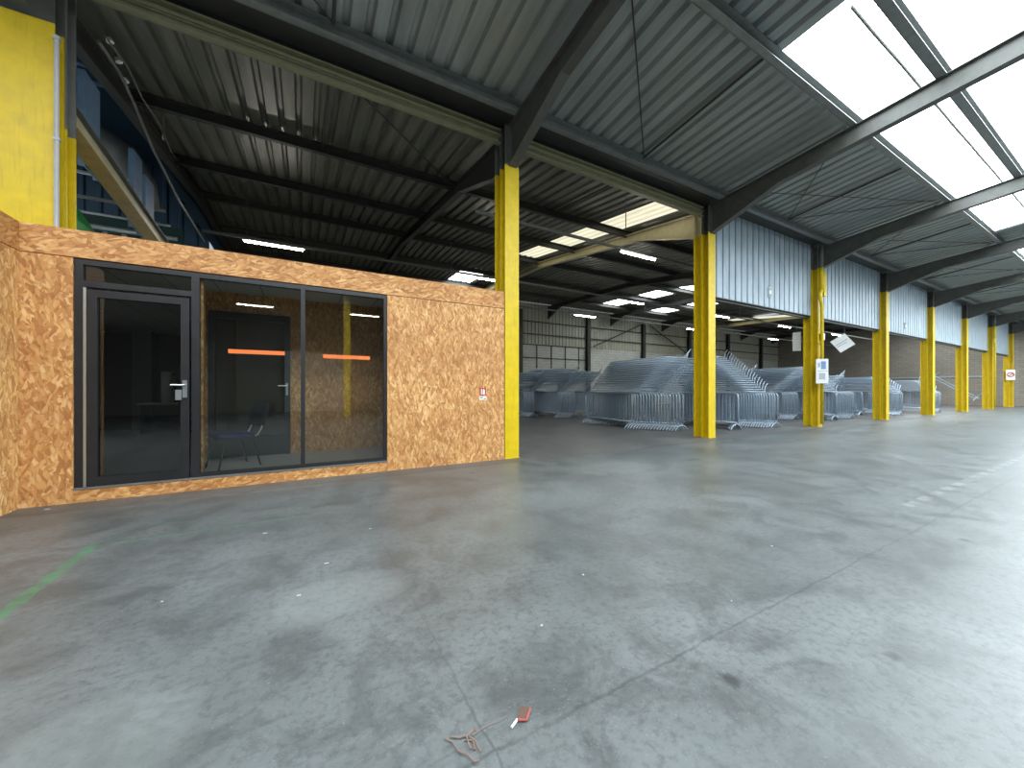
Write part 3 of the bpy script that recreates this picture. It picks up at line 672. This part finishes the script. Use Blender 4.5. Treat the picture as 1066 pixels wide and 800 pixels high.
# small white sticker plates with grey discs on the cladding
for (x, z, l) in ((12.95, 4.25, 'small white sticker plate on the cladding right of the second column'), (24.9, 4.18, 'small white sticker plate on the cladding right of the fourth column'), (43.2, 4.3, 'small white sticker plate on the farthest cladding')):
    t = thing('sticker_plate', (x, 6.4, z), l, 'lamp')
    m = MB(); m.box(x-.06,x+.06,6.36,6.415,z,z+.30); m.build('housing', WHITEP, t)
    m = MB(); m.tube([(x,6.345,z+.05),(x,6.362,z+.05)], .045, 12); m.tube([(x,6.345,z+.24),(x,6.362,z+.24)], .045, 12); m.build('lens', LGREY, t)  # grey discs on the sticker plate, no lamp parts
x = XC[2]
t = thing('junction_box', (x+.12, 6.2, 3.1), 'small pale green box on the third column beside a cable', 'box')
m = MB(); m.box(x+.0,x+.16,6.12,6.198,3.05,3.28); m.build('housing', plain('pale_green_plastic', lin(170,205,190), .5), t)
m = MB(); m.box(x+.02,x+.14,6.112,6.12,3.07,3.26); m.build('lid', WHITEP, t)

# ------------------------------------------------------------------ left background above the office
t = thing('crane_runway', (-2.57, 8.4, 4.1), 'ochre sided runway beam sloping back behind the office corner column', 'beam', kind='thing')
a, b2 = Vector((-2.57,6.79,4.75)), Vector((-2.57,13.4,3.98))
m = MB(); m.bar(a, b2, .02, .30); m.build('web', BEIGE, t)
m = MB(); m.bar(a+Vector((0,0,-.16)), b2+Vector((0,0,-.16)), .21, .022); tag(m.build('bottom_flange', BROWNB, t), 'ochre underside')
m = MB(); m.bar(a+Vector((0,0,.16)), b2+Vector((0,0,.16)), .14, .022); m.build('top_flange', DARKSTEEL, t)
for k, (y, w) in enumerate(((7.63,.46), (9.40,.42), (10.0,.48))):
    z0 = 4.75-.1165*(y-6.79)-.16; x = -2.72; z1 = (5.86, 5.73, 5.56)[k]
    m = MB(); m.box(x-.005, x+.015, y, y+w, z0, z1); m.box(x-.06, x-.005, y, y+.02, z0, z1); m.box(x-.06, x-.005, y+w-.02, y+w, z0, z1)
    tag(m.build('blue_post', BLUEPOST), 'pale blue post between runway beam and roof, %s' % ('nearest and widest in view' if k == 0 else 'second along' if k == 1 else 'farthest'), 'post', kind='thing')
m = MB(); m.corr(-13.9, -2.9, 0, 8.9, lambda x,z,o: (x, 17.0-o, z), .4, .05); st(m.build('wall_teal', TEAL), 'dark teal sheet wall deep behind the runway beam', 'wall')
m = MB(); m.box(-14, -2.88, 6.44, YFAR, 8.9, 8.95); m.box(-14, -2.88, 6.44, 6.50, 6.6, 8.9); m.box(-2.88, -2.86, 6.44, YFAR, 6.55, 8.9); st(m.build('ceiling_annex', TEAL), 'dark teal roof of the annex left of the first dark rafter', 'ceiling')
m = MB(); m.box(-12, -8.5, 9, 13, 8.85, 8.88); st(m.build('skylight_annex_added', SKY_FAR), 'unseen skylight added in the annex roof left of the picture', 'skylight')  # unseen glowing panel added to brighten the teal annex
m = MB(); m.box(-13.9, -3.0, 14.0, 14.1, 3.09, 5.9); st(m.build('wall_green', DGREEN), 'deep green panel wall behind the runway beam', 'wall')
for y, z, rr, mt, l in ((10.0,7.36,.035,BLUEPOST,'upper pale blue pipe beside the grey column head'), (10.0,7.08,.035,BLUEPOST,'lower pale blue pipe beside the grey column head'),
                    (10.0,5.36,.035,ALU,'white pipe crossing between the yellow column strip and the runway beam'), (12.0,5.62,.04,CABLE,'grey pipe low behind the runway beam'),
                    (12.4,5.42,.03,ALU,'thin pipe low behind the runway beam'), (13.0,5.30,.06,ALU,'white pipe just above the office top')):
    m = MB(); m.tube([(-13.9,y,z),(-2.89,y,z)], rr, 8); tag(m.build('service_pipe', mt), l, 'pipe')
for k, x in enumerate((-4.3, -3.95)):
    m = MB(); m.tube([(x,13.12,3.1),(x,13.12,5.24)], .05, 8); tag(m.build('service_pipe', ALU), 'short upright pipe above the office top, %s' % ('left' if k == 0 else 'right'), 'pipe')
t = thing('air_duct', (-5, 12.4, 7.0), 'pale grey round duct behind the first blue post', 'duct')
m = MB(); m.tube([(-13.9,12.4,7.45),(-5.4,12.4,7.42),(-4.4,12.4,7.3),(-3.75,12.4,6.9),(-3.5,12.4,6.3),(-3.45,12.4,5.8)], .36, 18); m.build('duct_body', GREYPAINT, t, True)
m = MB(); m.tube([(-5.0,12.4,7.40),(-4.92,12.4,7.39)], .39, 18); m.build('flange_ring', DARKSTEEL, t)
t = thing('green_machine', (-3.55, 8.6, 3.1), 'bright green machine corner beside the yellow column above the office', 'machine')
m = MB(); m.prism([(-4.6,3.09),(-3.02,3.09),(-3.02,3.92),(-3.2,4.25),(-4.6,4.25)], 'Y', 8.2, 8.9); m.build('casing', GREEN, t)
m = MB(); m.box(-4.4,-3.4,8.19,8.2,3.3,3.8); m.build('side_panel', DGREEN, t)
m = MB(); m.tube([(-2.452,6.28,3.15),(-2.452,6.28,5.35)], .022, 8); 
for z in (4.15, 5.3): m.box(-2.475,-2.42,6.255,6.30,z,z+.03)
t = tag(m.build('conduit', LGREY), 'pale conduit running down the right edge of the broad yellow column', 'conduit')
# cables slung along the rear rafter
pts = [(-2.42,7.2,6.05),(-2.42,7.9,6.12),(-2.42,8.5,6.0),(-2.42,9.4,5.75),(-2.42,11.0,5.55),(-2.42,13.5,5.5)]
m = MB(); m.tube(pts, .022, 8); tag(m.build('slung_cable', CABLE), 'thick grey cable sagging along the first dark rafter, lower one', 'cable')
m = MB(); m.tube([(-2.36,7.2,6.15),(-2.36,8.0,6.3),(-2.42,8.8,6.35),(-2.40,9.6,6.42),(-2.4,10.4,6.3)], .013, 8); tag(m.build('slung_cable', CABLE), 'thin grey cable along the first dark rafter, upper one', 'cable')
for k, (y, z) in enumerate(((7.55,6.32),(7.85,6.26),(8.1,6.14))):
    t = thing('insulator', (-2.42,y,z), 'white insulator beside the slung cables, %s of three' % ORD[k], 'insulator')
    m = MB(); m.tube([(-2.44,y,z+.05),(-2.42,y,z)], [.03,.045], 10); m.build('body', WHITEP, t)
    m = MB(); m.tube([(-2.47,y,z+.11),(-2.44,y,z+.05)], .012, 6); m.build('pin', DARKSTEEL, t)
m = MB(); m.tube([(-2.33,9.55,6.55),(-2.33,9.55,6.1)], .02, 6); tag(m.build('drop_pipe', ALU), 'short pale drop pipe under the first dark purlin', 'pipe')

# ------------------------------------------------------------------ crowd barriers
L, H = 2.5, 1.18
def barrier_meshes():
    fr = MB(); zb, r = .22, .019; c = .13
    pts = [(0,0,zb),(0,0,H-c)]
    for k in range(1,5): a = PI/2*k/4; pts.append((c-c*math.cos(a),0,H-c+c*math.sin(a)))
    for k in range(1,5): a = PI/2*k/4; pts.append((L-c+c*math.sin(a),0,H-c+c*math.cos(a)))
    pts += [(L,0,zb),(0,0,zb)]
    fr.tube([(0,0,zb)]+pts[1:-2], r, 8); fr.tube([(L,0,H-c),(L,0,zb)], r, 8); fr.tube([(0,0,zb),(L,0,zb)], r, 8)
    br = MB(); n = 20
    for k in range(1, n):
        x = L*k/n; br.tube([(x,0,zb),(x,0,H)], .0085, 5, False)
    def foot(x):
        m = MB(); m.tube([(x,-.29,.0),(x,-.245,.05),(x,-.16,.13),(x,-.045,.166),(x,0,.188),(x,.045,.166),(x,.16,.13),(x,.245,.05),(x,.29,.0)], .017, 6); return m
    return fr, br, foot(.05), foot(L-.16)
fr, br, f1, f2 = barrier_meshes()
def mesh_of(m, name):
    me = bpy.data.meshes.new(name); me.from_pydata(m.v, [], m.f); me.materials.append(GALV)
    me.polygons.foreach_set('use_smooth', [True]*len(me.polygons)); me.update(); return me
MF, MBR, MF1, MF2 = mesh_of(fr,'barrier_frame'), mesh_of(br,'barrier_bars'), mesh_of(f1,'barrier_foot'), mesh_of(f2,'barrier_foot')
allm = MB()
for q in (fr, br, f1, f2):
    n = len(allm.v); allm.v += q.v; allm.f += [tuple(n+i for i in f) for f in q.f]; allm.mi += q.mi
MALL = mesh_of(allm, 'crowd_barrier')
def barrier(mat, label, group, parts):
    if parts:
        o = bpy.data.objects.new('crowd_barrier', None); C.objects.link(o); o.matrix_world = mat; o.empty_display_size = .1
        for nm, me in (('frame', MF), ('infill_bars', MBR), ('foot', MF1), ('foot', MF2)):
            c = bpy.data.objects.new(nm, me); C.objects.link(c); c.parent = o
    else:
        o = bpy.data.objects.new('crowd_barrier', MALL); C.objects.link(o); o.matrix_world = mat
    tag(o, label, 'barrier', group)
    return o
def basis(ex, ey, ez, p):
    return Matrix(((ex.x,ey.x,ez.x,p.x),(ex.y,ey.y,ez.y,p.y),(ex.z,ey.z,ez.z,p.z),(0,0,0,1)))
Z = Vector((0,0,1))
def row(start, ang, n, a, bb, where, parts=True, jit=.006):
    """upright barriers: long axis v at angle ang from +Y, each next one a to the right and bb towards the hall"""
    v = Vector((math.sin(ang), math.cos(ang), 0)); u = Vector((math.cos(ang), -math.sin(ang), 0)); s = Vector((*start, .017))
    for i in range(n):
        p = s + u*(a*i) - v*(bb*i) + v*random.uniform(-jit, jit)
        if i == 0: l, g = 'left end barrier, barred face showing, '+where, None
        elif i == n-1: l, g = 'right end barrier of the upright row '+where, None
        else: l, g = 'upright barrier inside the packed row '+where, 'upright barriers '+where
        barrier(basis(v, -u, Z, p), l, g, parts)
def stack(start, ang, n, up, bb, where, parts=True, flip=1, z0=1.235, tilt=0.0, side=0.0):
    """barriers lying flat, feet side at start, each next one higher and bb towards the hall"""
    v = Vector((math.sin(ang), math.cos(ang), 0)); u = Vector((math.cos(ang), -math.sin(ang), 0)); s = Vector((*start, z0))
    # feet side faces +u when flip > 0; local z points away from it
    zax = -u*flip; rz = Matrix.Rotation(tilt, 3, v)
    for i in range(n):
        p = s + Z*(up*i) - v*(bb*i) + u*(side*i) + v*random.uniform(-.008, .008)
        ez = rz @ zax; ey = ez.cross(v)
        if i == 0: l, g = 'lowest flat barrier of the stack '+where, None
        elif i == n-1: l, g = 'topmost flat barrier of the stack '+where, None
        else: l, g = 'flat barrier within the stack '+where, 'flat stacked barriers '+where
        barrier(basis(v, ey, ez, p), l, g, parts)
# (front corner positions measured on the floor)
row((9.6,8.95), .05, 18, .048, .078, 'close left of the second yellow column')
stack((10.74,8.70), .05, 18, .062, .070, 'close left of the second yellow column')
stack((12.98,9.35), .05, 12, .088, .06, 'behind the pile left of the second column', False)
row((11.95,10.25), .05, 5, .06, .045, 'hidden behind the pile left of the second column', False)
row((12.2,6.95), .03, 10, .05, -.045, 'just right of the second yellow column')
row((13.3,7.55), .03, 16, .052, .056, 'midway between the second and third yellow columns')
stack((14.42,7.14), .03, 18, .078, -.086, 'right of the second yellow column, sloping back')
row((18.3,8.5), .03, 9, .05, .045, 'just left of the third yellow column')
stack((19.02,8.75), .03, 16, .066, .075, 'left of the third yellow column')
row((19.75,7.15), .02, 7, .05, -.045, 'just right of the third yellow column', False)
row((20.95,7.75), .02, 13, .055, .045, 'midway between the third and fourth yellow columns', False)
stack((20.6,7.35), .02, 12, .07, -.08, 'right of the third yellow column, sloping back', False)
row((22.35,8.9), .02, 8, .05, .045, 'a little left of the fourth yellow column', False)
stack((23.2,8.7), .02, 11, .072, .07, 'left of the fourth yellow column', False)
row((24.3,7.75), .02, 7, .05, -.045, 'just left of the fourth yellow column', False)
row((25.9,7.3), .02, 10, .055, .045, 'just right of the fourth yellow column', False)
stack((26.8,7.0), .02, 11, .070, -.08, 'right of the fourth yellow column, sloping back', False)
row((27.5,8.5), .02, 7, .05, .045, 'left of the fifth yellow column', False)
stack((28.2,8.5), .02, 11, .070, .07, 'left of the fifth yellow column', False)
row((31.8,7.2), .02, 9, .055, .045, 'between the fifth and sixth columns', False)
stack((32.6,7.0), .02, 10, .066, -.075, 'between the fifth and sixth columns', False)
row((9.15,15.2), -.12, 8, .05, .045, 'leftmost behind the first yellow column', False)
stack((9.95,15.6), -.12, 12, .076, .085, 'leftmost behind the first yellow column', False)
row((10.35,14.0), -.12, 11, .05, .045, 'in the dark bay right of the first column')
stack((11.25,15.0), -.12, 16, .068, .085, 'in the dark bay right of the first column')
row((12.3,14.3), -.05, 7, .05, .045, 'in the dark gap left of the large pile', False)
stack((12.9,15.0), -.05, 14, .072, .085, 'in the dark gap left of the large pile', False)
# a lone leaning barrier near the sixth and seventh columns
v = Vector((-.35,.72,.60)).normalized(); u = Vector((.9,.43,0)); u = (u - v*u.dot(v)).normalized(); w = v.cross(u)
barrier(basis(-v, -w, u, Vector((36.6,8.0,2.25))), 'lone tilted barrier leaning between the sixth and seventh yellow columns', None, False)
row((37.0,8.2), -.1, 3, .06, .045, 'between the sixth and seventh yellow columns', False)

# ------------------------------------------------------------------ litter on the floor
m = MB()
import itertools
base = Vector((.52,1.27,.006))
strands = [[(-.055,.06),(-.035,.03),(-.03,-.01),(-.01,-.035),(0,-.07),(.015,-.075)], [(-.035,.055),(-.01,.035),(.015,.03),(.03,.0),(.03,-.05)], [(0,.02),(.025,.005),(.02,-.03),(.005,-.02),(.01,.02),(.04,.035)], [(.05,.05),(.05,.025),(.03,.02)]]
for q in strands: m.tube([base+Vector((a*1.1,b2*1.1,.002*k)) for k,(a,b2) in enumerate(q)], .0028, 6)
m.tube([base+Vector((.05,.03,0)),base+Vector((.10,.035,0)),base+Vector((.15,.03,0)),base+Vector((.19,.035,0))], .0012, 5)
tag(m.build('twine_scrap', TWINE), 'tangled scrap of pale twine on the concrete floor', 'string')
t = thing('torn_tag', (.745,1.275,0), 'small torn red and brown tag lying on the concrete floor', 'litter')
m = MB(); m.quad([(.735,1.275,.004),(.765,1.255,.006),(.80,1.285,.014),(.77,1.31,.010)]); m.quad([(.77,1.31,.010),(.80,1.285,.014),(.81,1.30,.004),(.785,1.32,.004)])
m.build('scrap', plain('brown_scrap', lin(88,66,58), .8), t)
m = MB(); m.tube([(.735,1.27,.006),(.765,1.25,.008),(.80,1.28,.016)], .005, 6); m.build('red_edge', plain('faded_red_scrap', lin(150,80,72), .8), t)
m = MB(); m.tube([(.70,1.255,.004),(.735,1.272,.006)], .005, 6); m.build('white_end', WHITEP, t)
for (x, y, r) in ((-.30,4.05,.018),(.16,3.12,.016),(-.02,2.72,.014),(.55,3.7,.010),(-2.42,6.02,.03),(1.72,2.05,.010),(1.15,1.72,.008),(-.75,3.05,.008),(3.4,1.66,.010),(2.3,1.35,.006)):
    m = MB(); k = 5+int(random.random()*3)
    r *= .8
    poly = [(x+r*random.uniform(.6,1.3)*math.cos(2*PI*j/k)*1.3, y+r*random.uniform(.5,1.1)*math.sin(2*PI*j/k)) for j in range(k)]
    m.prism(poly, 'Z', 0, .004)
    tag(m.build('paper_scrap', LGREY), 'tiny white scrap of paper on the concrete floor', 'litter', 'white scraps on the floor')

# ------------------------------------------------------------------ light, camera, view
w = bpy.data.worlds.new('World'); bpy.context.scene.world = w; w.use_nodes = True
bg = w.node_tree.nodes['Background']; bg.inputs[0].default_value = (.75,.85,1,1); bg.inputs[1].default_value = .25
cam = bpy.data.cameras.new('camera'); co = bpy.data.objects.new('camera', cam); C.objects.link(co)
F = 390.0; th = math.atan2(697, 390)
cam.sensor_fit = 'HORIZONTAL'; cam.sensor_width = 36; cam.lens = F/1066*36; cam.shift_y = 6/1066; cam.clip_end = 300; cam.clip_start = .05
fx, fy = math.cos(th), math.sin(th)
R = Matrix(((fy, 0, -fx), (-fx, 0, -fy), (0, 1, 0)))
co.matrix_world = Matrix.Translation((0,0,1.3)) @ R.to_4x4()
sc = bpy.context.scene; sc.camera = co
sc.view_settings.view_transform = 'Standard'; sc.view_settings.look = 'None'; sc.view_settings.gamma = 1; sc.view_settings.use_curve_mapping = False
sc.view_settings.exposure = 1.2
for o in bpy.data.objects:
    if '_w' in o: del o['_w']
